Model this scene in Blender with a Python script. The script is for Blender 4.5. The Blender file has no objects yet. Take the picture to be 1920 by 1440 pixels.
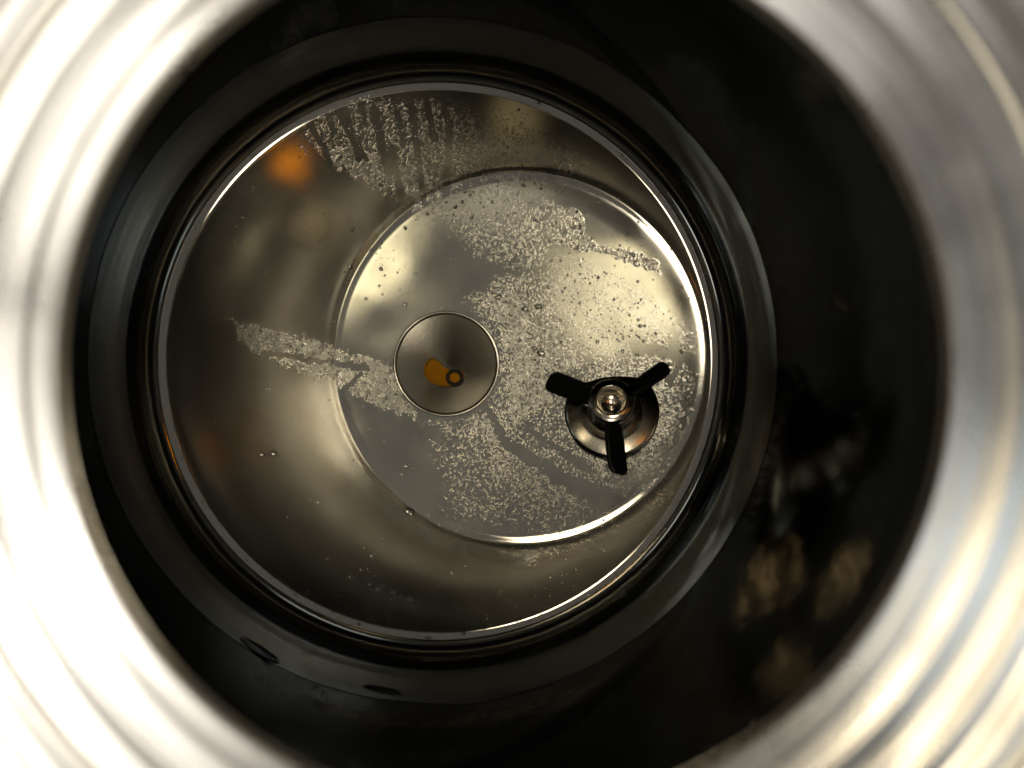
import bpy, bmesh, math, random
import numpy as np
from mathutils import Vector, Matrix

random.seed(7)
rng = np.random.default_rng(11)
scene = bpy.context.scene
COL = scene.collection
PI = math.pi

# ------------------------------------------------------------------ camera
CAM = Vector((0.0121, 0.0013, 0.4973))
cd = bpy.data.cameras.new('camera')
cam = bpy.data.objects.new('camera', cd)
COL.objects.link(cam)
cam.matrix_world = Matrix.Translation(CAM) @ Matrix.Rotation(-0.0283, 4, 'X') @ Matrix.Rotation(-0.0633, 4, 'Y')
cd.sensor_width = 36.0
cd.lens = 36.0 * 1442.0 / 1920.0
cd.clip_start = 0.005
cd.clip_end = 50.0
cd.dof.use_dof = True
cd.dof.focus_distance = 0.56
cd.dof.aperture_fstop = 6.3
scene.camera = cam

# ------------------------------------------------------------------ room light
world = bpy.data.worlds.new('World')
scene.world = world
world.use_nodes = True
bg = world.node_tree.nodes['Background']
bg.inputs[0].default_value = (1.0, 0.93, 0.81, 1)
bg.inputs[1].default_value = 0.115


def area_lamp(name, loc, target, size, power, color, size_y=None):
    ld = bpy.data.lights.new(name, 'AREA')
    ld.shape = 'RECTANGLE' if size_y else 'DISK'
    ld.size = size
    if size_y:
        ld.size_y = size_y
    ld.energy = power
    ld.color = color
    o = bpy.data.objects.new(name, ld)
    COL.objects.link(o)
    o.location = loc
    d = Vector(target) - Vector(loc)
    o.rotation_euler = d.to_track_quat('-Z', 'Y').to_euler()
    return o


NECK = (0.0231, -0.0016)
NZ = 0.3482
AIM = (NECK[0], NECK[1], NZ)
# ceiling downlights round the neck: each throws its pool of light through the opening on the far side of the floor
area_lamp('downlight', (-0.35, -0.13, 2.30), AIM, 0.26, 1.5, (1.0, 0.87, 0.63))
area_lamp('downlight', (0.40, -0.46, 2.30), AIM, 0.26, 2.9, (1.0, 0.87, 0.63))
area_lamp('downlight', (0.36, 0.17, 2.30), AIM, 0.26, 3.2, (1.0, 0.87, 0.63))
area_lamp('downlight', (-0.22, 0.37, 2.30), AIM, 0.26, 2.1, (1.0, 0.84, 0.56))
# small ceiling panels, seen only as soft reflections in the dished floor
area_lamp('ceiling_panel', (0.035, -0.115, 2.60), (0.035, -0.115, 0), 0.08, 0.080, (1.0, 0.86, 0.52), 0.08)
area_lamp('ceiling_panel', (-0.22, -0.07, 2.60), (-0.22, -0.07, 0), 0.09, 0.056, (1.0, 0.86, 0.52), 0.06)
area_lamp('ceiling_panel', (-0.10, -0.165, 2.60), (-0.10, -0.165, 0), 0.10, 0.012, (1.0, 0.88, 0.62), 0.05)
# spots added outside the tank to brighten the orange plugs and their reflections
for loc, tgt, p in (((-0.20, 0.24, 0.76), (-0.0817, 0.0940, 0.345), 17.0), ((0.42, 0.14, 0.76), (0.1493, 0.0485, 0.340), 17.0)):
    sd = bpy.data.lights.new('plug_spot', 'SPOT')
    sd.energy = p
    sd.color = (1.0, 0.95, 0.86)
    sd.spot_size = math.radians(7)
    sd.spot_blend = 0.3
    sd.shadow_soft_size = 0.01
    so = bpy.data.objects.new('plug_spot', sd)
    COL.objects.link(so)
    so.location = loc
    so.rotation_euler = (Vector(tgt) - Vector(loc)).to_track_quat('-Z', 'Y').to_euler()
# lights for the bright room, low around the tank: they light the neck
area_lamp('side_light', (2.10, 0.86, 2.15), AIM, 0.8, 26, (1.0, 0.94, 0.84), 1.0)
area_lamp('side_light', (1.95, -1.18, 2.0), AIM, 0.7, 14, (1.0, 0.93, 0.82), 0.9)
area_lamp('side_light', (-0.8, -2.1, 1.6), AIM, 0.9, 7, (1.0, 0.96, 0.90), 0.9)
area_lamp('side_light', (-2.0, 0.9, 1.5), AIM, 0.7, 4.6, (0.84, 0.94, 1.0), 1.0)
area_lamp('side_light', (-1.15, 0.85, 2.09), AIM, 0.35, 8, (1.0, 0.85, 0.60), 0.35)  # added warm lamp, lights the gold smears on the wall

scene.view_settings.view_transform = 'Standard'
scene.view_settings.look = 'None'
scene.view_settings.exposure = 0.0
scene.view_settings.gamma = 1.0
cy = scene.cycles
cy.max_bounces = 9
cy.glossy_bounces = 8
cy.transmission_bounces = 5
cy.diffuse_bounces = 3
cy.sample_clamp_indirect = 6.0
cy.blur_glossy = 0.4
cy.caustics_reflective = True
cy.caustics_refractive = True
cy.use_denoising = True
try:
    cy.denoiser = 'OPENIMAGEDENOISE'
except Exception:
    pass
cy.use_adaptive_sampling = True
cy.adaptive_threshold = 0.01


# ------------------------------------------------------------------ helpers
def empty(name, loc=(0, 0, 0), rot=None):
    o = bpy.data.objects.new(name, None)
    COL.objects.link(o)
    o.location = loc
    if rot is not None:
        o.rotation_euler = rot
    o.empty_display_size = 0.02
    return o


def link(name, me, mat, parent=None, smooth=True):
    o = bpy.data.objects.new(name, me)
    COL.objects.link(o)
    if mat:
        me.materials.append(mat)
    if smooth:
        me.polygons.foreach_set('use_smooth', [True] * len(me.polygons))
    if parent:
        o.parent = parent
    return o


def mesh_pd(name, v, f):
    me = bpy.data.meshes.new(name)
    me.from_pydata([tuple(map(float, p)) for p in v], [], f)
    me.update()
    return me


def lathe_mesh(name, prof, n=256, cx=0.0, cy_=0.0, close=False):
    """revolve (r, z) profile; normals by winding: profile walked so that the left side is outward"""
    v, f = [], []
    m = len(prof)
    for r, z in prof:
        for i in range(n):
            a = 2 * PI * i / n
            v.append((cx + r * math.cos(a), cy_ + r * math.sin(a), z))
    for j in range(m - 1 if not close else m):
        j2 = (j + 1) % m
        for i in range(n):
            i2 = (i + 1) % n
            f.append((j * n + i, j * n + i2, j2 * n + i2, j2 * n + i))
    return mesh_pd(name, v, f)


def smooth_profile(pts, bevel=0.0006, seg=3):
    """round every inner corner of a polyline a little"""
    out = [pts[0]]
    for k in range(1, len(pts) - 1):
        p0, p1, p2 = (Vector(pts[k - 1]), Vector(pts[k]), Vector(pts[k + 1]))
        d0 = (p0 - p1)
        d2 = (p2 - p1)
        b = min(bevel, d0.length * .45, d2.length * .45)
        a = p1 + d0.normalized() * b
        c = p1 + d2.normalized() * b
        for s in range(seg + 1):
            t = s / seg
            q = a * (1 - t) ** 2 + p1 * 2 * t * (1 - t) + c * t * t
            out.append((q.x, q.y))
    out.append(pts[-1])
    return out


def vnoise(x, y, seed=0):
    xi = np.floor(x).astype(np.int64)
    yi = np.floor(y).astype(np.int64)
    xf = x - xi
    yf = y - yi
    u = xf * xf * (3 - 2 * xf)
    w = yf * yf * (3 - 2 * yf)

    def h(a, b):
        n = (a * 374761393 + b * 668265263 + seed * 1442695041) & 0xFFFFFFFF
        n = ((n ^ (n >> 13)) * 1274126177) & 0xFFFFFFFF
        n = (n ^ (n >> 16)) & 0xFFFFFFFF
        return n / 4294967295.0
    return (h(xi, yi) * (1 - u) + h(xi + 1, yi) * u) * (1 - w) + (h(xi, yi + 1) * (1 - u) + h(xi + 1, yi + 1) * u) * w


def fbm(x, y, seed=0, o=4):
    s = 0
    a = .5
    t = 0
    for k in range(o):
        s = s + a * vnoise(x * 2 ** k, y * 2 ** k, seed + k * 17)
        t += a
        a *= .55
    return s / t


def seg_dist(x, y, pts):
    d = np.full(x.shape, 1e9)
    par = np.zeros(x.shape)
    L = len(pts) - 1
    for k in range(L):
        ax, ay = pts[k][:2]
        bx, by = pts[k + 1][:2]
        dx, dy = bx - ax, by - ay
        t = np.clip(((x - ax) * dx + (y - ay) * dy) / (dx * dx + dy * dy + 1e-9), 0, 1)
        q = np.hypot(x - ax - t * dx, y - ay - t * dy)
        par = np.where(q < d, (k + t) / L, par)
        d = np.minimum(d, q)
    return d, par


def poly_sdf(x, y, pts):
    """signed distance, positive inside"""
    d, _ = seg_dist(x, y, list(pts) + [pts[0]])
    ins = np.zeros(x.shape, bool)
    n = len(pts)
    for k in range(n):
        x0, y0 = pts[k][:2]
        x1, y1 = pts[(k + 1) % n][:2]
        c = ((y0 > y) != (y1 > y)) & (x < (x1 - x0) * (y - y0) / (y1 - y0 + 1e-12) + x0)
        ins ^= c
    return np.where(ins, d, -d)


def sstep(a, b, x):
    t = np.clip((x - a) / (b - a), 0, 1)
    return t * t * (3 - 2 * t)


# ------------------------------------------------------------------ materials
def nt_mat(name):
    m = bpy.data.materials.new(name)
    m.use_nodes = True
    nt = m.node_tree
    b = nt.nodes['Principled BSDF']
    return m, nt, b


STEEL = (0.52, 0.512, 0.482, 1)


def steel(name, rough=0.08, aniso=0.0, color=STEEL, streak=0.0, streak_scale=(1, 1, 400), bump=0.0, rough_var=0.03):
    m, nt, b = nt_mat(name)
    N, L = nt.nodes, nt.links
    b.inputs['Metallic'].default_value = 1
    b.inputs['Base Color'].default_value = color
    b.inputs['Roughness'].default_value = rough
    tc = N.new('ShaderNodeTexCoord')
    n1 = N.new('ShaderNodeTexNoise')
    n1.inputs['Scale'].default_value = 30
    n1.inputs['Detail'].default_value = 5
    L.new(tc.outputs['Object'], n1.inputs['Vector'])
    mr = N.new('ShaderNodeMapRange')
    mr.inputs['From Min'].default_value = .3
    mr.inputs['From Max'].default_value = .75
    mr.inputs['To Min'].default_value = max(rough - rough_var, 0.01)
    mr.inputs['To Max'].default_value = rough + rough_var
    L.new(n1.outputs['Fac'], mr.inputs['Value'])
    L.new(mr.outputs['Result'], b.inputs['Roughness'])
    if aniso:
        tg = N.new('ShaderNodeTangent')
        tg.direction_type = 'RADIAL'
        tg.axis = 'Z'
        b.inputs['Anisotropic'].default_value = aniso
        L.new(tg.outputs['Tangent'], b.inputs['Tangent'])
    if streak:
        mp = N.new('ShaderNodeMapping')
        mp.inputs['Scale'].default_value = streak_scale
        L.new(tc.outputs['Object'], mp.inputs['Vector'])
        n2 = N.new('ShaderNodeTexNoise')
        n2.inputs['Scale'].default_value = 4
        n2.inputs['Detail'].default_value = 6
        L.new(mp.outputs['Vector'], n2.inputs['Vector'])
        bp = N.new('ShaderNodeBump')
        bp.inputs['Strength'].default_value = streak
        bp.inputs['Distance'].default_value = 0.0002
        L.new(n2.outputs['Fac'], bp.inputs['Height'])
        L.new(bp.outputs['Normal'], b.inputs['Normal'])
    return m


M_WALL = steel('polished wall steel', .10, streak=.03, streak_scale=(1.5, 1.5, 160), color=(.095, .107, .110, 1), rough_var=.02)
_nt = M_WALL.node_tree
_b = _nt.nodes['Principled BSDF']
_df = _nt.nodes.new('ShaderNodeBsdfDiffuse'); _df.inputs['Color'].default_value = (.80, .62, .36, 1)  # gold of the painted highlights on the smears
_at = _nt.nodes.new('ShaderNodeAttribute'); _at.attribute_name = 'smear_highlight'
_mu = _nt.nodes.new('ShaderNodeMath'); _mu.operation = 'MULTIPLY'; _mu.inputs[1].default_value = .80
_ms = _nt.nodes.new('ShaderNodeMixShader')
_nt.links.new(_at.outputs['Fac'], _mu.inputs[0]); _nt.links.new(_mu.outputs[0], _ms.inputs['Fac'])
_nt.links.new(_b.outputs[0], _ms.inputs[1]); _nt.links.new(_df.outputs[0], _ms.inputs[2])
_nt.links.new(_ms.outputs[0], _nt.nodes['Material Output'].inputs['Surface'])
M_BAND = steel('ground weld band steel', .17, .7, streak=.14, color=(.55, .53, .49, 1), streak_scale=(1, 1, 500))
M_NECK = steel('turned neck steel', .30, .6, color=(.70, .685, .655, 1), streak=.5, streak_scale=(3, 3, 240), rough_var=.10)
M_HEAD = steel('head steel', .16, color=(.60, .59, .555, 1))
M_CUP = steel('turned drain cup steel', .24, .9, color=(.42, .41, .385, 1))
M_HUB = steel('polished impeller steel', .15, .5, color=(.78, .75, .68, 1))


def floor_material():
    m, nt, b = nt_mat('wet floor steel')
    N, L = nt.nodes, nt.links
    at = N.new('ShaderNodeAttribute')
    at.attribute_name = 'mist'
    tc = N.new('ShaderNodeTexCoord')
    # speckle inside the misted areas: tiny beads with clear gaps
    vo = N.new('ShaderNodeTexVoronoi')
    vo.inputs['Scale'].default_value = 760
    L.new(tc.outputs['Object'], vo.inputs['Vector'])
    no = N.new('ShaderNodeTexNoise')
    no.inputs['Scale'].default_value = 380
    no.inputs['Detail'].default_value = 8
    no.inputs['Roughness'].default_value = .78
    L.new(tc.outputs['Object'], no.inputs['Vector'])
    sub = N.new('ShaderNodeMath'); sub.operation = 'MULTIPLY_ADD'
    L.new(no.outputs['Fac'], sub.inputs[0]); sub.inputs[1].default_value = 1.5; sub.inputs[2].default_value = -.74
    add = N.new('ShaderNodeMath'); add.operation = 'ADD'
    sp = N.new('ShaderNodeSeparateColor'); L.new(vo.outputs['Color'], sp.inputs[0])
    ce = N.new('ShaderNodeMath'); ce.operation = 'MULTIPLY_ADD'
    L.new(sp.outputs[1], ce.inputs[0]); ce.inputs[1].default_value = .80; ce.inputs[2].default_value = -.40
    a2 = N.new('ShaderNodeMath'); a2.operation = 'ADD'
    L.new(sub.outputs[0], a2.inputs[0]); L.new(ce.outputs[0], a2.inputs[1])
    L.new(at.outputs['Fac'], add.inputs[0]); L.new(a2.outputs[0], add.inputs[1])
    mul = N.new('ShaderNodeMapRange'); mul.interpolation_type = 'SMOOTHSTEP'
    mul.inputs['From Min'].default_value = .42
    mul.inputs['From Max'].default_value = .92
    L.new(add.outputs[0], mul.inputs['Value'])
    vr = N.new('ShaderNodeMath'); vr.operation = 'MULTIPLY_ADD'
    L.new(vo.outputs['Color'], vr.inputs[0]); vr.inputs[1].default_value = .65; vr.inputs[2].default_value = .55
    mv = N.new('ShaderNodeMath'); mv.operation = 'MULTIPLY'; mv.use_clamp = True
    L.new(mul.outputs['Result'], mv.inputs[0]); L.new(vr.outputs[0], mv.inputs[1])
    mx = N.new('ShaderNodeMath'); mx.operation = 'MULTIPLY'
    L.new(mv.outputs[0], mx.inputs[0]); L.new(at.outputs['Fac'], mx.inputs[1])
    b.inputs['Metallic'].default_value = 1
    b.inputs['Base Color'].default_value = (.66, .635, .57, 1)
    n3 = N.new('ShaderNodeTexNoise'); n3.inputs['Scale'].default_value = 18; n3.inputs['Detail'].default_value = 4
    L.new(tc.outputs['Object'], n3.inputs['Vector'])
    r0 = N.new('ShaderNodeMapRange')
    r0.inputs['From Min'].default_value = .3; r0.inputs['From Max'].default_value = .7
    r0.inputs['To Min'].default_value = .065; r0.inputs['To Max'].default_value = .10
    L.new(n3.outputs['Fac'], r0.inputs['Value'])
    rm = N.new('ShaderNodeMix')
    L.new(mx.outputs[0], rm.inputs['Factor'])
    L.new(r0.outputs['Result'], rm.inputs['A']); rm.inputs['B'].default_value = .44
    L.new(rm.outputs['Result'], b.inputs['Roughness'])
    # bump: beads in the mist
    bh = N.new('ShaderNodeMath'); bh.operation = 'MULTIPLY'
    L.new(vo.outputs['Distance'], bh.inputs[0]); L.new(mx.outputs[0], bh.inputs[1])
    bp = N.new('ShaderNodeBump'); bp.inputs['Strength'].default_value = .45; bp.inputs['Distance'].default_value = .0005
    bp.invert = True
    L.new(bh.outputs[0], bp.inputs['Height'])
    L.new(bp.outputs['Normal'], b.inputs['Normal'])
    # fogged water scatters some light
    df = N.new('ShaderNodeBsdfDiffuse'); df.inputs['Color'].default_value = (.62, .60, .55, 1)
    gl = N.new('ShaderNodeBsdfAnisotropic'); gl.distribution = 'BECKMANN'
    gl.inputs['Color'].default_value = STEEL
    L.new(r0.outputs['Result'], gl.inputs['Roughness'])
    bp2 = N.new('ShaderNodeBump'); bp2.inputs['Strength'].default_value = .09; bp2.inputs['Distance'].default_value = .0005
    bp2.invert = True
    L.new(bh.outputs[0], bp2.inputs['Height'])
    L.new(bp2.outputs['Normal'], gl.inputs['Normal'])
    # a breath of haze over the whole floor: second, broad lobe
    hz = N.new('ShaderNodeBsdfAnisotropic'); hz.distribution = 'GGX'
    hz.inputs['Color'].default_value = (.58, .565, .52, 1)
    hz.inputs['Roughness'].default_value = .38
    n4 = N.new('ShaderNodeTexNoise'); n4.inputs['Scale'].default_value = 46; n4.inputs['Detail'].default_value = 7; n4.inputs['Roughness'].default_value = .65
    L.new(tc.outputs['Object'], n4.inputs['Vector'])
    hm = N.new('ShaderNodeMapRange')
    hm.inputs['From Min'].default_value = .3; hm.inputs['From Max'].default_value = .7
    hm.inputs['To Min'].default_value = .07; hm.inputs['To Max'].default_value = .17
    L.new(n4.outputs['Fac'], hm.inputs['Value'])
    clear = N.new('ShaderNodeMixShader')
    L.new(hm.outputs['Result'], clear.inputs['Fac']); L.new(gl.outputs[0], clear.inputs[1]); L.new(hz.outputs[0], clear.inputs[2])
    ms = N.new('ShaderNodeMixShader')
    fm = N.new('ShaderNodeMath'); fm.operation = 'MULTIPLY'; fm.inputs[1].default_value = .34
    L.new(mx.outputs[0], fm.inputs[0]); L.new(fm.outputs[0], ms.inputs['Fac'])
    L.new(b.outputs[0], ms.inputs[1]); L.new(df.outputs[0], ms.inputs[2])
    m2 = N.new('ShaderNodeMixShader')
    thin = N.new('ShaderNodeMath'); thin.operation = 'MULTIPLY'; thin.inputs[1].default_value = .85
    L.new(mx.outputs[0], thin.inputs[0])
    L.new(thin.outputs[0], m2.inputs['Fac']); L.new(clear.outputs[0], m2.inputs[1]); L.new(ms.outputs[0], m2.inputs[2])
    out = N['Material Output']
    L.new(m2.outputs[0], out.inputs['Surface'])
    return m


M_FLOOR = floor_material()


def plain(name, color, rough=.4, **kw):
    m, nt, b = nt_mat(name)
    b.inputs['Base Color'].default_value = (*color, 1)
    b.inputs['Roughness'].default_value = rough
    for k, v in kw.items():
        b.inputs[k].default_value = v
    n = nt.nodes.new('ShaderNodeTexNoise'); n.inputs['Scale'].default_value = 260; n.inputs['Detail'].default_value = 5
    tc = nt.nodes.new('ShaderNodeTexCoord'); nt.links.new(tc.outputs['Object'], n.inputs['Vector'])
    bp = nt.nodes.new('ShaderNodeBump'); bp.inputs['Strength'].default_value = .12; bp.inputs['Distance'].default_value = .0004
    nt.links.new(n.outputs['Fac'], bp.inputs['Height']); nt.links.new(bp.outputs['Normal'], b.inputs['Normal'])
    return m


M_BLADE = plain('black plastic', (.020, .021, .022), .27)
M_RUBBER = plain('dark rubber', (.03, .022, .018), .5)
M_ORANGE = plain('orange silicone', (1.0, .43, .01), .55, **{'Specular IOR Level': .08})


def translucent(name, color, k=.93):
    m, nt, b = nt_mat(name)
    b.inputs['Base Color'].default_value = (*color, 1)
    b.inputs['Roughness'].default_value = .35
    t = nt.nodes.new('ShaderNodeBsdfTranslucent'); t.inputs['Color'].default_value = (*color, 1)
    n = nt.nodes.new('ShaderNodeTexNoise'); n.inputs['Scale'].default_value = 140
    mr = nt.nodes.new('ShaderNodeMapRange'); mr.inputs['To Min'].default_value = k - .06; mr.inputs['To Max'].default_value = k + .06
    nt.links.new(n.outputs['Fac'], mr.inputs['Value'])
    ms = nt.nodes.new('ShaderNodeMixShader')
    nt.links.new(mr.outputs['Result'], ms.inputs['Fac'])
    nt.links.new(b.outputs[0], ms.inputs[1]); nt.links.new(t.outputs[0], ms.inputs[2])
    nt.links.new(ms.outputs[0], nt.nodes['Material Output'].inputs['Surface'])
    return m


M_ORANGE_T = translucent('orange translucent silicone', (1.0, .58, .02))
M_MILKY = translucent('milky silicone', (.92, .84, .66), .8)
M_WATER, _nt, _b = nt_mat('water')
_b.inputs['Base Color'].default_value = (1, 1, 1, 1)
_b.inputs['Roughness'].default_value = 0.0
_b.inputs['IOR'].default_value = 1.333
_b.inputs['Transmission Weight'].default_value = 1.0

# ------------------------------------------------------------------ the tank
RW = 0.2
Z0, RC = -0.0600, 0.7514
DR = 0.0360
# dished crown, a gently steepening shoulder, then a tight knuckle into the wall
R1, R2 = 0.1865, 0.1936
S1, S2 = R1 / RC, 0.62
_r = np.linspace(0, RW, 20001)
_t = np.clip((_r - R1) / (R2 - R1), 0, 1)
_a2 = math.atan(S2)
RKN = (RW - R2) / (1 - math.sin(_a2))
_sin = np.clip((_r - (RW - RKN)) / RKN, -1, 1)
_sl = np.where(_r < R1, _r / RC, np.where(_r < R2, S1 + (S2 - S1) * _t, 0))
_z = np.concatenate([[0], np.cumsum((_sl[1:] + _sl[:-1]) / 2 * np.diff(_r))]) + Z0
_i2 = np.searchsorted(_r, R2) - 1
ZK = float(_z[_i2]) + RKN * math.cos(_a2)
_z = np.where(_r > _r[_i2], ZK - RKN * np.sqrt(np.maximum(1 - _sin ** 2, 0)), _z)


def floor_z(r):
    return np.interp(np.asarray(r, float), _r, _z)


def floor_n(x, y):
    r = math.hypot(x, y)
    e = 1e-5
    s = float((floor_z(r + e) - floor_z(r - e)) / (2 * e))
    n = Vector((-s * x / max(r, 1e-6), -s * y / max(r, 1e-6), 1))
    return n.normalized()


def mist_mask(x, y):
    """condensation on the floor, plan coordinates in mm; 0 clear .. 1 dense"""
    x = x / .962
    y = y / .962
    wx = x + (fbm(x / 9, y / 9, 3) - .5) * 14 + (fbm(x / 2.6, y / 2.6, 9) - .5) * 4.5
    wy = y + (fbm(x / 9, y / 9, 5) - .5) * 14 + (fbm(x / 2.6, y / 2.6, 13) - .5) * 4.5
    m = np.zeros(x.shape)

    def poly(pts, v, soft=2.0):
        nonlocal m
        m = np.maximum(m, v * sstep(-soft * 1.8, soft * 1.8, poly_sdf(wx, wy, pts)))
    # broad light fog
    poly([(-40, 175), (5, 185), (60, 178), (105, 150), (80, 120), (30, 125), (-10, 150)], .38, 6)
    poly([(-110, 160), (-75, 186), (-20, 193), (10, 187), (20, 140), (0, 105), (-30, 112), (-60, 130), (-100, 148)], .52, 4)
    poly([(10, 135), (60, 132), (95, 110), (100, 88), (60, 70), (20, 80), (-5, 105)], .42, 6)
    poly([(17, 49), (41, 65), (68, 73), (104, 84), (150, 60), (187, 17), (190, -30), (165, -85), (139, -108), (64, -126), (9, -118),
          (-20, -60), (10, -45), (38, -20)], .36, 9)
    # dense patches
    poly([(-88, 149), (-71, 157), (-53, 153), (-15, 141), (1, 123), (-3, 111), (-22, 122), (-53, 129), (-72, 136)], 1.0, 1.2)
    poly([(-159, 35), (-108, 20), (-55, 5), (-37, -3), (-31, -31), (-59, -29), (-78, -15), (-109, -3), (-142, 12)], .85, 2)
    poly([(-60, -6), (-38, -4), (-30, -30), (-20, -42), (-55, -30), (-72, -20)], 1.0, 2)
    poly([(20, 49), (45, 62), (66, 58), (84, 40), (98, 5), (95, -25), (62, -45), (42, -50), (38, -20), (41, 0), (36, 30)], .72, 7)
    poly([(95, -20), (90, -60), (115, -85), (150, -85), (170, -55), (178, -5), (160, 12), (120, 6)], .60, 7)
    poly([(40, -45), (70, -62), (110, -85), (130, -100), (60, -110), (20, -80)], .52, 7)
    poly([(-20, -42), (10, -44), (35, -30), (60, -50), (50, -75), (20, -60)], .62, 6)
    poly([(84, 96), (100, 94), (130, 84), (160, 74), (158, 66), (120, 72), (90, 82)], .95, 1.5)
    d = np.hypot(x - 87.7, y - 102)  # small circle of light on the floor, put in as a denser mist spot
    m = np.maximum(m * sstep(13, 19, d + (fbm(x / 3, y / 3, 31) - .5) * 4), sstep(15.2, 14.2, d + (fbm(x / 2, y / 2, 37) - .5) * 1.6))
    poly([(40, -138), (60, -150), (120, -128), (168, -98), (160, -90), (110, -118), (56, -133)], .50, 6)

    # clear runs where water drained through the fog
    def run(pts, w0, w1, wob=1.0):
        nonlocal m
        d, t = seg_dist(x + (fbm(x / 4, y / 4, 21) - .5) * 5 * wob, y + (fbm(x / 4, y / 4, 23) - .5) * 5 * wob, pts)
        w = w0 + (w1 - w0) * t
        m = m * sstep(w * .8, w * 1.15, d)
    run([(31, -35), (45, -59), (69, -75), (89, -87), (124, -102), (139, -109)], 2.5, 9, 1.6)
    run([(61, -47), (89, -67), (105, -79)], 1.6, 3.5, 1.5)
    run([(140, 13), (165, 8), (188, 1)], 4.5, 5.5, 1.4)
    run([(168, 24), (172, 0), (166, -12)], 2, 3.5, 1.4)
    run([(-131, 8.5), (-97, 2.7), (-59, -3.2)], 2.0, 2.6, 1.2)
    run([(-78, -23), (-63, -7)], 2.2, 1.6, .8)
    run([(86, 85), (120, 76), (150, 62)], 2.0, 7, 1.2)  # no drained run: dark wedge of a reflected shadow, cut into the mist
    run([(72, 150), (80, 128), (88, 118)], 3, 4.5, 2.0)
    for pts, w in (
        ([(-119, 156), (-113, 150)], 2.6), ([(-105, 166), (-93, 149), (-88, 140)], 2.3), ([(-97, 170), (-86, 154), (-81, 135)], 2.2),
        ([(-76, 182), (-70, 167), (-57, 147)], 2.0), ([(-71, 184), (-67, 164), (-62, 147)], 1.8), ([(-51, 181), (-45, 155), (-41, 138)], 2.6),
        ([(-39, 155), (-35, 135), (-32, 120)], 2.6), ([(-26, 190), (-22, 166), (-18, 134), (-15, 111)], 2.1),
        ([(-15, 191), (-11, 175), (-8, 163)], 2.3), ([(-2, 189), (3, 167), (1, 138), (-1, 115)], 2.4), ([(-84, 178), (-79, 165)], 1.8),
        ([(-60, 186), (-57, 172)], 1.6), ([(-36, 189), (-34, 176), (-30, 160)], 1.8),
    ):
        run(pts, w, w * 1.1, .55)
    return np.clip(m, 0, .84)


tank = empty('steel_tank', (0, 0, -0.12))
tank['label'] = 'polished stainless steel tank seen from above through its round neck'
tank['category'] = 'tank'
TO = Vector((0, 0, -0.12))


def tank_part(name, me, mat, smooth=True):
    o = link(name, me, mat, None, smooth)
    o.parent = tank
    o.matrix_parent_inverse = Matrix.Translation(-TO)
    return o


# floor: fine polar sheet with the fog stored on it
def build_floor():
    na = 1080
    rs = np.concatenate([np.linspace(DR + .0022, R2, 300), (RW - RKN) + RKN * np.sin(np.linspace(_a2, PI / 2, 40)[1:])])
    A = np.arange(na) * 2 * PI / na
    RR, AA = np.meshgrid(rs, A, indexing='ij')
    X, Y = RR * np.cos(AA), RR * np.sin(AA)
    Z = floor_z(RR)
    Z[-1] = ZK
    # hand-finished sheet: very slight waviness
    Z = Z + (fbm(X * 22, Y * 22, 41, 2) - .5) * 0.00016 * sstep(.19, .16, RR)
    # faint raised circle added to draw the neck's reflected edge round drain and impeller
    dd = np.abs(np.hypot(X - .0525, Y - .0035) - .1315)
    sn = (Y - .0035) / np.maximum(np.hypot(X - .0525, Y - .0035), 1e-6)
    Z = Z + .00026 * (.30 + .70 * sn ** 2) * np.exp(-(dd / .0030) ** 2) * sstep(.193, .180, RR)
    nr = len(rs)
    co = np.stack([X, Y, Z], -1).reshape(-1, 3)
    idx = np.arange(nr * na).reshape(nr, na)
    nx = np.roll(idx, -1, axis=1)
    f = np.stack([idx[:-1], idx[1:], nx[1:], nx[:-1]], -1).reshape(-1, 4)
    me = bpy.data.meshes.new('tank_floor')
    me.vertices.add(len(co)); me.vertices.foreach_set('co', co.ravel())
    me.loops.add(f.size); me.loops.foreach_set('vertex_index', f.ravel().astype(np.int32))
    me.polygons.add(len(f)); me.polygons.foreach_set('loop_start', (np.arange(len(f)) * 4).astype(np.int32))
    me.update(calc_edges=True)
    at = me.attributes.new('mist', 'FLOAT', 'POINT')
    mm = mist_mask(X.ravel() * 1000, Y.ravel() * 1000)
    at.data.foreach_set('value', mm.astype(np.float32))
    return me


fl = tank_part('tank_floor', build_floor(), M_FLOOR)
fl['label'] = 'dished floor, fogged with droplets and drained runs'

# drain cup: rim bead and turned cone with a small hole
zr = float(floor_z(DR))
rim = smooth_profile([(DR + .0026, zr - .0004), (DR + .0020, zr + .0003), (DR + .0006, zr + .0003), (DR - .0003, zr - .0012), (DR - .0008, zr - .0030)], .0005)
tank_part('drain_rim', lathe_mesh('drain_rim', rim[::-1], 200), M_HEAD)
cup = []
for k in range(30):
    t = k / 29
    r = DR - .0006 + (0.0012 - DR) * t
    cup.append((r, zr - .0020 - .0066 * (1 - (1 - t) ** 1.05)))
zb = cup[-1][1]
cup += [(.0001, zb - .0001)]
cupo = tank_part('drain_cup', lathe_mesh('drain_cup', cup[::-1], 200), M_CUP)
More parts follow.
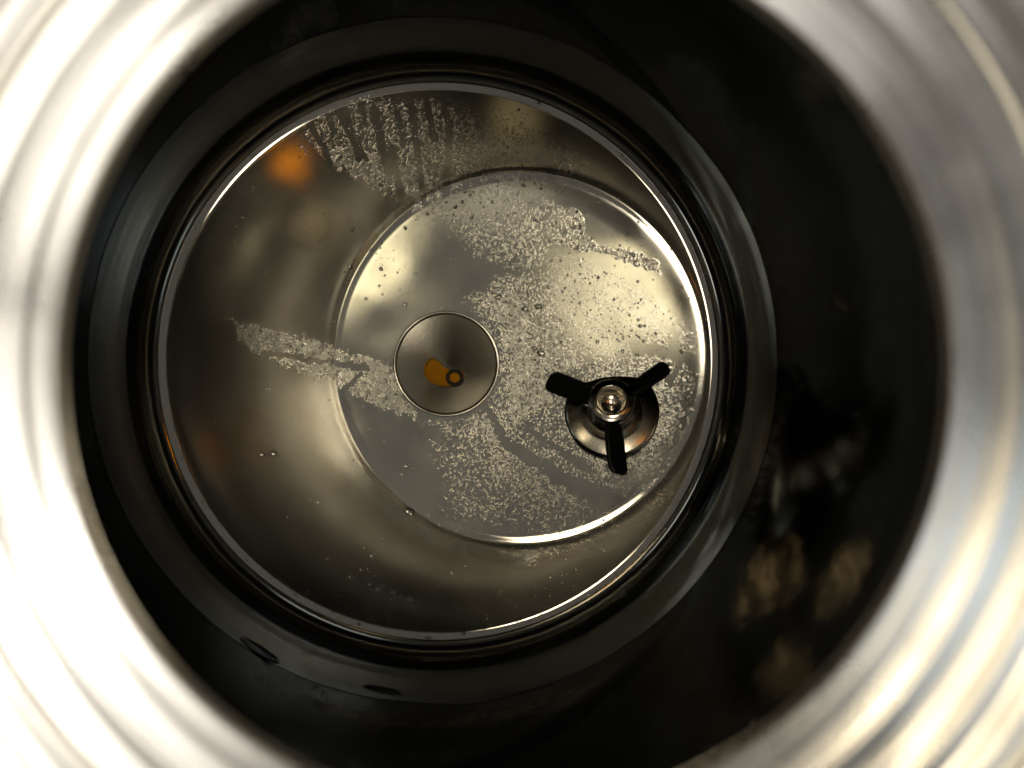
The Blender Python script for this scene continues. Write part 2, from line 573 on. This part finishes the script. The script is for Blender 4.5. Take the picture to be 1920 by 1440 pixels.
# wall, with a few wiped smears, tinted gold to paint in warm highlights
def build_wall():
    na, nz = 1400, 170
    z = np.concatenate([np.linspace(ZK, 0, 31)[:-1], np.linspace(0, .275, nz)])
    A = np.arange(na) * 2 * PI / na
    ZZ, AA = np.meshgrid(z, A, indexing='ij')
    RR = RW + np.zeros_like(ZZ)
    for zc, h, w in ((-.0155, .00035, .0013), (-.0085, .00030, .0011), (-.0045, -.00025, .0012)):
        RR = RR - h * np.exp(-((ZZ - zc) / w) ** 2)
    co = np.stack([RR * np.cos(AA), RR * np.sin(AA), ZZ], -1).reshape(-1, 3)
    deg = (np.degrees(AA) + 180) % 360 - 180
    u = deg * RW * PI / 180 * 1000          # mm along the wall
    v = ZZ * 1000
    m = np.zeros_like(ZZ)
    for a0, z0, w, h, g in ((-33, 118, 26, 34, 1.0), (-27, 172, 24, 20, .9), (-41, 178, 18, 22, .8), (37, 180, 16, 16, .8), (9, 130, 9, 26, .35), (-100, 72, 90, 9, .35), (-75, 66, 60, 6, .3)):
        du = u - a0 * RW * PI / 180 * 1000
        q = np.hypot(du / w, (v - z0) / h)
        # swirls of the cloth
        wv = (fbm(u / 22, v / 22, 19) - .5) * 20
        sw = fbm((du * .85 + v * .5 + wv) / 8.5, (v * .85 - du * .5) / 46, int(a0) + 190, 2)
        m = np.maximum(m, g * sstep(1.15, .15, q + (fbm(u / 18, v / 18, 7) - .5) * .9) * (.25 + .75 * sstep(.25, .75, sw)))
    n = len(z)
    idx = np.arange(n * na).reshape(n, na)
    nx = np.roll(idx, -1, axis=1)
    f = np.stack([idx[:-1], idx[1:], nx[1:], nx[:-1]], -1).reshape(-1, 4)
    me = bpy.data.meshes.new('tank_wall')
    me.vertices.add(len(co)); me.vertices.foreach_set('co', co.ravel())
    me.loops.add(f.size); me.loops.foreach_set('vertex_index', f.ravel().astype(np.int32))
    me.polygons.add(len(f)); me.polygons.foreach_set('loop_start', (np.arange(len(f)) * 4).astype(np.int32))
    me.update(calc_edges=True)
    me.attributes.new('smear_highlight', 'FLOAT', 'POINT').data.foreach_set('value', m.ravel().astype(np.float32))
    return me


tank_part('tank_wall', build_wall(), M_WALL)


# ground weld band with an uneven upper edge
def build_band():
    na, nz = 900, 24
    v, f, val = [], [], []
    for j in range(nz + 1):
        t = j / nz
        for i in range(na):
            a = 2 * PI * i / na
            wob = (float(vnoise(np.array(i / 55.), np.array(1.5), 3)) - .5) * .004 + (float(vnoise(np.array(i / 14.), np.array(3.5), 5)) - .5) * .0014
            if i > na - 20:
                k = (na - i) / 20
                wob *= k
            if i < 20:
                wob *= i / 20
            # a dip where the grinder ran lower
            d = (a - math.radians(276)) / math.radians(5)
            wob += .0035 * math.exp(-d * d)
            zt = .0478 + wob
            r = RW - .0009 * math.sin(PI * min(max(t, 0.02), .98)) ** .35 - .00002 * math.sin(t * 26)
            v.append((r * math.cos(a), r * math.sin(a), t * zt))
    for j in range(nz):
        for i in range(na):
            i2 = (i + 1) % na
            f.append((j * na + i, (j + 1) * na + i, (j + 1) * na + i2, j * na + i2))
    return mesh_pd('weld_band', v, f)


bd = tank_part('weld_band', build_band(), M_BAND)
bd['label'] = 'brushed weld band with uneven upper edge'


# domed head, lofted from the wall to the off-centre neck
def build_head(off=0.0, flip=False):
    na = 256
    v, f = [], []
    rows = []
    for k in range(41):
        ph = PI / 2 * k / 40
        r = 0.0875 + (RW - .0875) * math.cos(ph) + off * math.cos(ph)
        z = 0.275 + 0.0745 * math.sin(ph) + off * math.sin(ph)
        t = (RW + off * math.cos(ph) - r) / (RW - .0875)
        rows.append((r, z, min(max(t, 0), 1)))
    for r, z, t in rows:
        for i in range(na):
            a = 2 * PI * i / na
            v.append((NECK[0] * t + r * math.cos(a), NECK[1] * t + r * math.sin(a), z))
    for j in range(len(rows) - 1):
        for i in range(na):
            i2 = (i + 1) % na
            q = (j * na + i, (j + 1) * na + i, (j + 1) * na + i2, j * na + i2)
            f.append(q if not flip else q[::-1])
    return mesh_pd('tank_head', v, f)


ow = [(RW + .003, -.10), (RW + .003, .275)]
tank_part('outer_wall', lathe_mesh('outer_wall', ow, 256), M_HEAD)

# neck: stepped turned tube, ferrule and flange
npf = [(.0885, .3478), (.0862, NZ - .0004), (.0850, NZ), (.0850, .3515), (.0855, .3522), (.0884, .3549), (.0890, .3557), (.0920, .3584), (.0932, .3592),
       (.0948, .3612), (.0985, .3647), (.1000, .3654), (.1016, .3676), (.1050, .3702), (.1062, .3720), (.1085, .3734), (.1130, .3785), (.1145, .3798), (.1165, .3798), (.1172, .3780), (.1165, .3750),
       (.1095, .3670), (.0925, .3520), (.0915, .3500), (.0885, .3478)]
npf = smooth_profile(npf, .0012, 4)
tank_part('neck', lathe_mesh('neck', npf[::-1], 320, *NECK), M_NECK)

# two spots on the band that the grinder missed
for az, zc, ha, hz_ in ((-122.5, .0415, .0135, .0050), (-100.5, .0360, .0118, .0042)):
    v, f = [], []
    for k in range(5):
        for i in range(40):
            a = 2 * PI * i / 40
            q = k / 4
            rr = RW - .0013 + .0003 * q
            th = math.radians(az) + q * ha / RW * math.cos(a) * (1 + .08 * math.sin(3 * a))
            v.append((rr * math.cos(th), rr * math.sin(th), zc + q * hz_ * math.sin(a) + q * .0012 * math.cos(a)))
    for k in range(4):
        for i in range(40):
            j = (i + 1) % 40
            f.append((k * 40 + i, k * 40 + j, (k + 1) * 40 + j, (k + 1) * 40 + i))
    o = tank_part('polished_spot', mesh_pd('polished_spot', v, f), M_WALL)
    o['label'] = 'dark oval polished spot on the weld band'

# unseen ports in the head, placed for their floor reflections; translucent plugs pass light
def head_point(az, r):
    a = math.radians(az)
    best = None
    for k in range(4001):
        ph = PI / 2 * k / 4000
        rr = 0.0875 + (RW - .0875) * math.cos(ph)
        t = (RW - rr) / (RW - .0875)
        # radius of the head section in this direction, its centre shifted towards the neck
        c = Vector((NECK[0] * t, NECK[1] * t))
        d = Vector((math.cos(a) * r, math.sin(a) * r)) - c
        e = abs(d.length - rr)
        if best is None or e < best[0]:
            best = (e, 0.275 + 0.0745 * math.sin(ph), ph)
    return Vector((r * math.cos(a), r * math.sin(a), best[1])), best[2]


PORTS = [(137, .096, .0120, 'milky'), (131, .1235, .0082, 'orange'), (78, .119, .0120, 'milky'), (18, .1570, .0140, 'orange')]


def punch(me):
    bm = bmesh.new(); bm.from_mesh(me)
    kill = []
    for f in bm.faces:
        c = f.calc_center_median()
        for az, r, R, _ in PORTS:
            if math.hypot(c.x - r * math.cos(math.radians(az)), c.y - r * math.sin(math.radians(az))) < R * .98:
                kill.append(f)
                break
    bmesh.ops.delete(bm, geom=kill, context='FACES')
    bm.to_mesh(me); bm.free()
    return me


tank_part('tank_head', punch(build_head()), M_HEAD)
tank_part('outer_head', punch(build_head(.003, True)), M_HEAD)
for az, r, R, kind in PORTS:
    p, ph = head_point(az, r)
    n = Vector((math.cos(math.radians(az)) * math.cos(ph) * .66, math.sin(math.radians(az)) * math.cos(ph) * .66, math.sin(ph))).normalized()
    m = Matrix.Translation(p) @ Vector((0, 0, 1)).rotation_difference(n).to_matrix().to_4x4()
    pr = smooth_profile([(.0001, -.0030), (R * .86, -.0026), (R * 1.12, -.0016), (R * 1.16, -.0004), (R * .93, .0002), (R * .93, .0040), (R * 1.16, .0046),
                         (R * 1.16, .0066), (R * .9, .0076), (.0001, .0078)], .0005)
    me = lathe_mesh('port_plug', pr, 64); me.transform(m)
    o = tank_part('port_plug', me, M_ORANGE_T if kind == 'orange' else M_MILKY)
    o['label'] = ('orange' if kind == 'orange' else 'milky white') + ' translucent port plug in the tank head, unseen, placed for its reflection'

# ------------------------------------------------------------------ orange plug in the drain hole
plug = empty('drain_plug', (-.0008, -.0048, zb + .0042))
plug['label'] = 'small orange silicone plug with dark ring at the bottom of the drain cup'
plug['category'] = 'plug'
plug.scale = (1.28, 1.22, 1.1)


def crescent_mesh():
    bm = bmesh.new()
    pts = []
    for k in range(25):       # outer arc
        a = math.radians(128 + (335 - 128) * k / 24)
        pts.append((.0122 * math.cos(a), .0092 * math.sin(a)))
    pts += [(.0095, -.0005), (.004, -.0006), (-.001, .0022), (-.0045, .0062)]
    lo = [bm.verts.new((x, y, -.004)) for x, y in pts]
    hi = [bm.verts.new((x, y, .0)) for x, y in pts]
    hi2 = [bm.verts.new((x * .90, y * .90, .0010)) for x, y in pts]
    n = len(pts)
    for i in range(n):
        j = (i + 1) % n
        bm.faces.new((lo[i], lo[j], hi[j], hi[i]))
        bm.faces.new((hi[i], hi[j], hi2[j], hi2[i]))
    bm.faces.new(hi2)
    bm.faces.new(lo[::-1])
    bmesh.ops.recalc_face_normals(bm, faces=bm.faces[:])
    me = bpy.data.meshes.new('plug_body')
    bm.to_mesh(me); bm.free()
    return me


link('plug_body', crescent_mesh(), M_ORANGE, plug, False)


def torus_mesh(name, R, r, n=48, m=14):
    prof = [(R + r * math.cos(2 * PI * k / m), r * math.sin(2 * PI * k / m)) for k in range(m)]
    return lathe_mesh(name, prof, n, close=True)


o = link('ring', torus_mesh('ring', .0040, .0011), M_RUBBER, plug)
o.location = (.0052, -.0042, .0014)
bt = smooth_profile([(.00001, .0014), (.0026, .0012), (.0032, .0004), (.0032, -.001)], .0005)
o = link('button', lathe_mesh('button', bt[::-1], 40), M_ORANGE, plug)
o.location = (.0052, -.0042, .0009)

# ------------------------------------------------------------------ impeller beside the drain
IP = Vector((.1185, -.0346, 0))
IP.z = float(floor_z(IP.xy.length)) + .0003
ax = Vector((-.20, .31, 1)).normalized()
imp = empty('mixer_impeller', IP)
imp.rotation_mode = 'QUATERNION'
imp.rotation_quaternion = Vector((0, 0, 1)).rotation_difference(ax)
imp['label'] = 'three-bladed mixer impeller with steel hub and black blades on tank floor'
imp['category'] = 'impeller'

base = smooth_profile([(.0338, -.012), (.0338, .0042), (.0330, .0050), (.0318, .0056), (.0222, .0068), (.0208, .0066), (.0204, .0020), (.0172, .0016)], .0006)
link('base_plate', lathe_mesh('base_plate', base, 160), M_HUB, imp)
cupb = smooth_profile([(.0174, .0012), (.0172, .0100), (.0158, .0118), (.0148, .0122), (.0146, .0160), (.0138, .0172), (.0120, .0176)], .0006)
link('bearing_cup', lathe_mesh('bearing_cup', cupb, 128), M_HUB, imp)
hub = smooth_profile([(.0118, .0150), (.0118, .0260), (.0150, .0282), (.0158, .0300), (.0157, .0330), (.0148, .0346), (.0104, .0356), (.0096, .0352), (.0094, .0335)], .0007)
hubo = link('hub', lathe_mesh('hub', hub, 128), M_HUB, imp)
bore = smooth_profile([(.0095, .0340), (.0088, .0325), (.0086, .0240), (.0080, .0225), (.0070, .0215), (.0016, .0200), (.0010, .0235), (.0001, .0240)], .0004)
link('bore', lathe_mesh('bore', bore, 96), M_HUB, hubo)


def blade_mesh():
    """flat pitched paddle along +x, rounded tip, a stub at the root"""
    out = [(.0108, -.0056), (.0150, -.0076), (.0200, -.0088), (.0400, -.0084), (.0450, -.0070), (.0472, -.0042), (.0482, .0000), (.0488, .0050),
           (.0478, .0078), (.0455, .0088), (.0360, .0090), (.0220, .0088), (.0150, .0070), (.0108, .0050)]
    bm = bmesh.new()
    th = .0016
    rings = []
    for z, s in ((-th, .94), (-th * .6, 1), (th * .6, 1), (th, .94)):
        ring = []
        for x, y in out:
            xx = .028 + (x - .028) * (s if x > .02 else 1)
            yy = y * s
            tw = math.radians(-54 + 8 * (x - .011) / .037)
            ring.append(bm.verts.new((xx, yy * math.cos(tw) - z * math.sin(tw), yy * math.sin(tw) + z * math.cos(tw))))
        rings.append(ring)
    n = len(out)
    for a, b in zip(rings[:-1], rings[1:]):
        for i in range(n):
            j = (i + 1) % n
            bm.faces.new((a[i], a[j], b[j], b[i]))
    bm.faces.new(rings[0][::-1])
    bm.faces.new(rings[-1])
    bmesh.ops.recalc_face_normals(bm, faces=bm.faces[:])
    me = bpy.data.meshes.new('blade')
    bm.to_mesh(me); bm.free()
    return me


bme = blade_mesh()
bme.materials.append(M_BLADE)
for az in (156, 34, -86):
    o = link('blade', bme, None, imp, False)
    o.location = (0, 0, .0222)
    o.rotation_euler = (0, 0, math.radians(az))


# ------------------------------------------------------------------ water
def drop_shape(seed, squash=.55, elong=1.0):
    """a sessile drop: lumpy dome with flat underside, unit radius"""
    r = random.Random(seed)
    n, m = 12, 4
    ph = [r.uniform(0, 6.28) for _ in range(3)]
    am = [r.uniform(.03, .16), r.uniform(.02, .10), r.uniform(0, .06)]
    v, f = [], []
    for j in range(m):
        t = j / m
        rr = math.cos(t * PI / 2) ** .75
        zz = squash * math.sin(t * PI / 2)
        for i in range(n):
            a = 2 * PI * i / n
            k = 1 + am[0] * math.sin(2 * a + ph[0]) + am[1] * math.sin(3 * a + ph[1]) + am[2] * math.sin(5 * a + ph[2])
            v.append((rr * k * math.cos(a) * elong, rr * k * math.sin(a), zz))
    v.append((0, 0, squash))
    top = len(v) - 1
    for j in range(m - 1):
        for i in range(n):
            i2 = (i + 1) % n
            f.append((j * n + i, j * n + i2, (j + 1) * n + i2, (j + 1) * n + i))
    for i in range(n):
        f.append(((m - 1) * n + i, (m - 1) * n + (i + 1) % n, top))
    f.append(tuple(range(n))[::-1])
    return v, f


def frame_at(x, y):
    n = floor_n(x, y)
    return Vector((0, 0, 1)).rotation_difference(n).to_matrix()


BIG = [  # plan position in mm, radius in mm, stretch, label
    (-27.0, -109.5, 3.0, 1.6, 'largest water drop, lying below the drain on the floor'),
    (-53.9, -140.3, 2.6, 1.1, 'dark round water drop near the lower left floor edge'),
    (4.0, -153.6, 2.1, 1.0, 'single round water drop straight below the drain near the floor edge'),
    (-92.8, -101.0, 1.9, 1.0, 'lone water drop on the bare lower left floor'),
    (-132.4, -65.9, 2.2, 1.1, 'left one of two water drops side by side at far left'),
    (-124.4, -65.4, 2.3, 1.3, 'right one of two water drops side by side at far left'),
    (-85.5, -141.0, 2.3, 1.2, 'bright water drop at the top of a dark run, lower left'),
    (-68.8, -154.6, 2.2, 1.4, None), (-47.7, -162.8, 2.6, 1.9, None), (-38.0, -166.0, 2.0, 1.5, None), (-32.1, -168.7, 2.4, 1.3, None),
    (-26.3, -170.7, 2.5, 1.5, None), (-62, -150, 1.6, 1.2, None), (-55, -160, 1.7, 1.1, None), (-98.4, -163.3, 1.9, 1.0, None),
    (-53.6, -183.1, 1.7, 1.0, None), (29.9, -185.8, 1.5, 1.0, None),
    (58.8, 41.2, 2.0, 1.4, None), (68.7, 43.2, 2.1, 1.5, None), (38.7, 49.9, 2.0, 1.6, None), (71, 8, 2.6, 1.4, None), (66, 12, 1.8, 1.1, None),
    (12.7, -99.1, 1.7, 1.0, None), (-30, -76, 1.9, 1.1, None), (-33, -82, 1.5, 1.0, None), (0, -100, 1.5, 1.0, None),
    (-68, 98, 1.7, 1.1, None), (-55, 84, 1.5, 1.2, None), (-70, 71, 1.9, 1.0, None), (-48, 70, 1.6, 1.1, None), (-30, 100, 1.6, 1.0, None),
]
ORD = ['leftmost', 'second from left', 'third from left', 'fourth from left', 'fifth from left', 'sixth from left', 'seventh from left', 'eighth from left',
       'ninth from left', 'rightmost']


def zone(x, y):
    return ('of the loose cluster along the lower floor edge' if y < -120 else 'on the fogged floor right of the drain' if x > 0 and y > 0 else
            'on the bright upper left floor' if y > 0 else 'on the floor just below the drain')


def drop_label(k):
    z = zone(*BIG[k][:2])
    same = sorted([i for i, b in enumerate(BIG) if b[4] is None and zone(*b[:2]) == z], key=lambda i: BIG[i][0])
    n = same.index(k)
    w = ORD[n] if n < len(same) - 1 else 'rightmost'
    return 'clear water drop, ' + w + ' ' + z


for k, (x, y, r, el, lab) in enumerate(BIG):
    x, y = x * .962, y * .962
    v, f = drop_shape(k + 5, random.uniform(.5, .68), el)
    R = frame_at(x / 1000, y / 1000)
    rot = Matrix.Rotation(random.uniform(-.5, .5), 3, 'Z')
    me = mesh_pd('water_drop', [(R @ rot @ (Vector(p) * r / 1000)) for p in v], f)
    o = link('water_drop', me, M_WATER)
    md = o.modifiers.new('round', 'SUBSURF'); md.levels = 1; md.render_levels = 1
    o.location = (x / 1000, y / 1000, float(floor_z(math.hypot(x, y) / 1000)) + .00012)
    o['category'] = 'water drop'
    o['group'] = 'large water drops on the tank floor'
    o['label'] = lab or drop_label(k)


def build_beads():
    """small condensation beads, far too many to count"""
    shapes = []
    for s in range(8):
        n = 7
        r = random.Random(s)
        v = []
        for j, (rr, zz) in enumerate(((1, 0), (.78, .42))):
            for i in range(n):
                a = 2 * PI * i / n + r.uniform(-.2, .2)
                v.append((rr * math.cos(a) * r.uniform(.85, 1.2), rr * math.sin(a) * r.uniform(.85, 1.2), zz))
        v.append((0, 0, .62))
        f = []
        for i in range(n):
            i2 = (i + 1) % n
            f.append((i, i2, n + i2)); f.append((i, n + i2, n + i)); f.append((n + i, n + i2, 2 * n))
        shapes.append((np.array(v), np.array(f)))
    N = 60000
    r = np.sqrt(rng.uniform((DR + .003) ** 2, .192 ** 2, N)); a = rng.uniform(0, 2 * PI, N)
    x, y = r * np.cos(a), r * np.sin(a)
    m = mist_mask(x * 1000, y * 1000)
    stray = (.07 + .16 * sstep(-60, -160, y * 1000) + .10 * sstep(60, 140, y * 1000)) * (fbm(x * 60, y * 60, 77) > .42)
    p = np.maximum(np.clip(m, 0, 1) ** 1.3 * .42, stray * .5)
    keep = rng.uniform(0, 1, N) < p
    # not under the impeller
    keep &= np.hypot(x - IP.x, y - IP.y) > .035
    x, y, m = x[keep], y[keep], m[keep]
    V, F = [], []
    c = 0
    size = np.clip(rng.lognormal(-.75, .45, len(x)), .2, 1.5) / 1000
    zz = floor_z(np.hypot(x, y))
    for k in range(len(x)):
        v, f = shapes[k % 8]
        R = np.array(frame_at(float(x[k]), float(y[k])))
        V.append((v * size[k]) @ R.T + np.array([x[k], y[k], zz[k] + .00005]))
        F.append(f + c)
        c += len(v)
    V = np.concatenate(V); F = np.concatenate(F)
    me = bpy.data.meshes.new('condensation_beads')
    me.vertices.add(len(V)); me.vertices.foreach_set('co', V.ravel())
    me.loops.add(F.size); me.loops.foreach_set('vertex_index', F.ravel().astype(np.int32))
    me.polygons.add(len(F)); me.polygons.foreach_set('loop_start', (np.arange(len(F)) * 3).astype(np.int32))
    me.update(calc_edges=True)
    print('beads', len(x))
    return me


be = link('condensation_beads', build_beads(), M_WATER)
be['kind'] = 'stuff'
be['label'] = 'fine condensation beads scattered over the tank floor'
be['category'] = 'condensation'
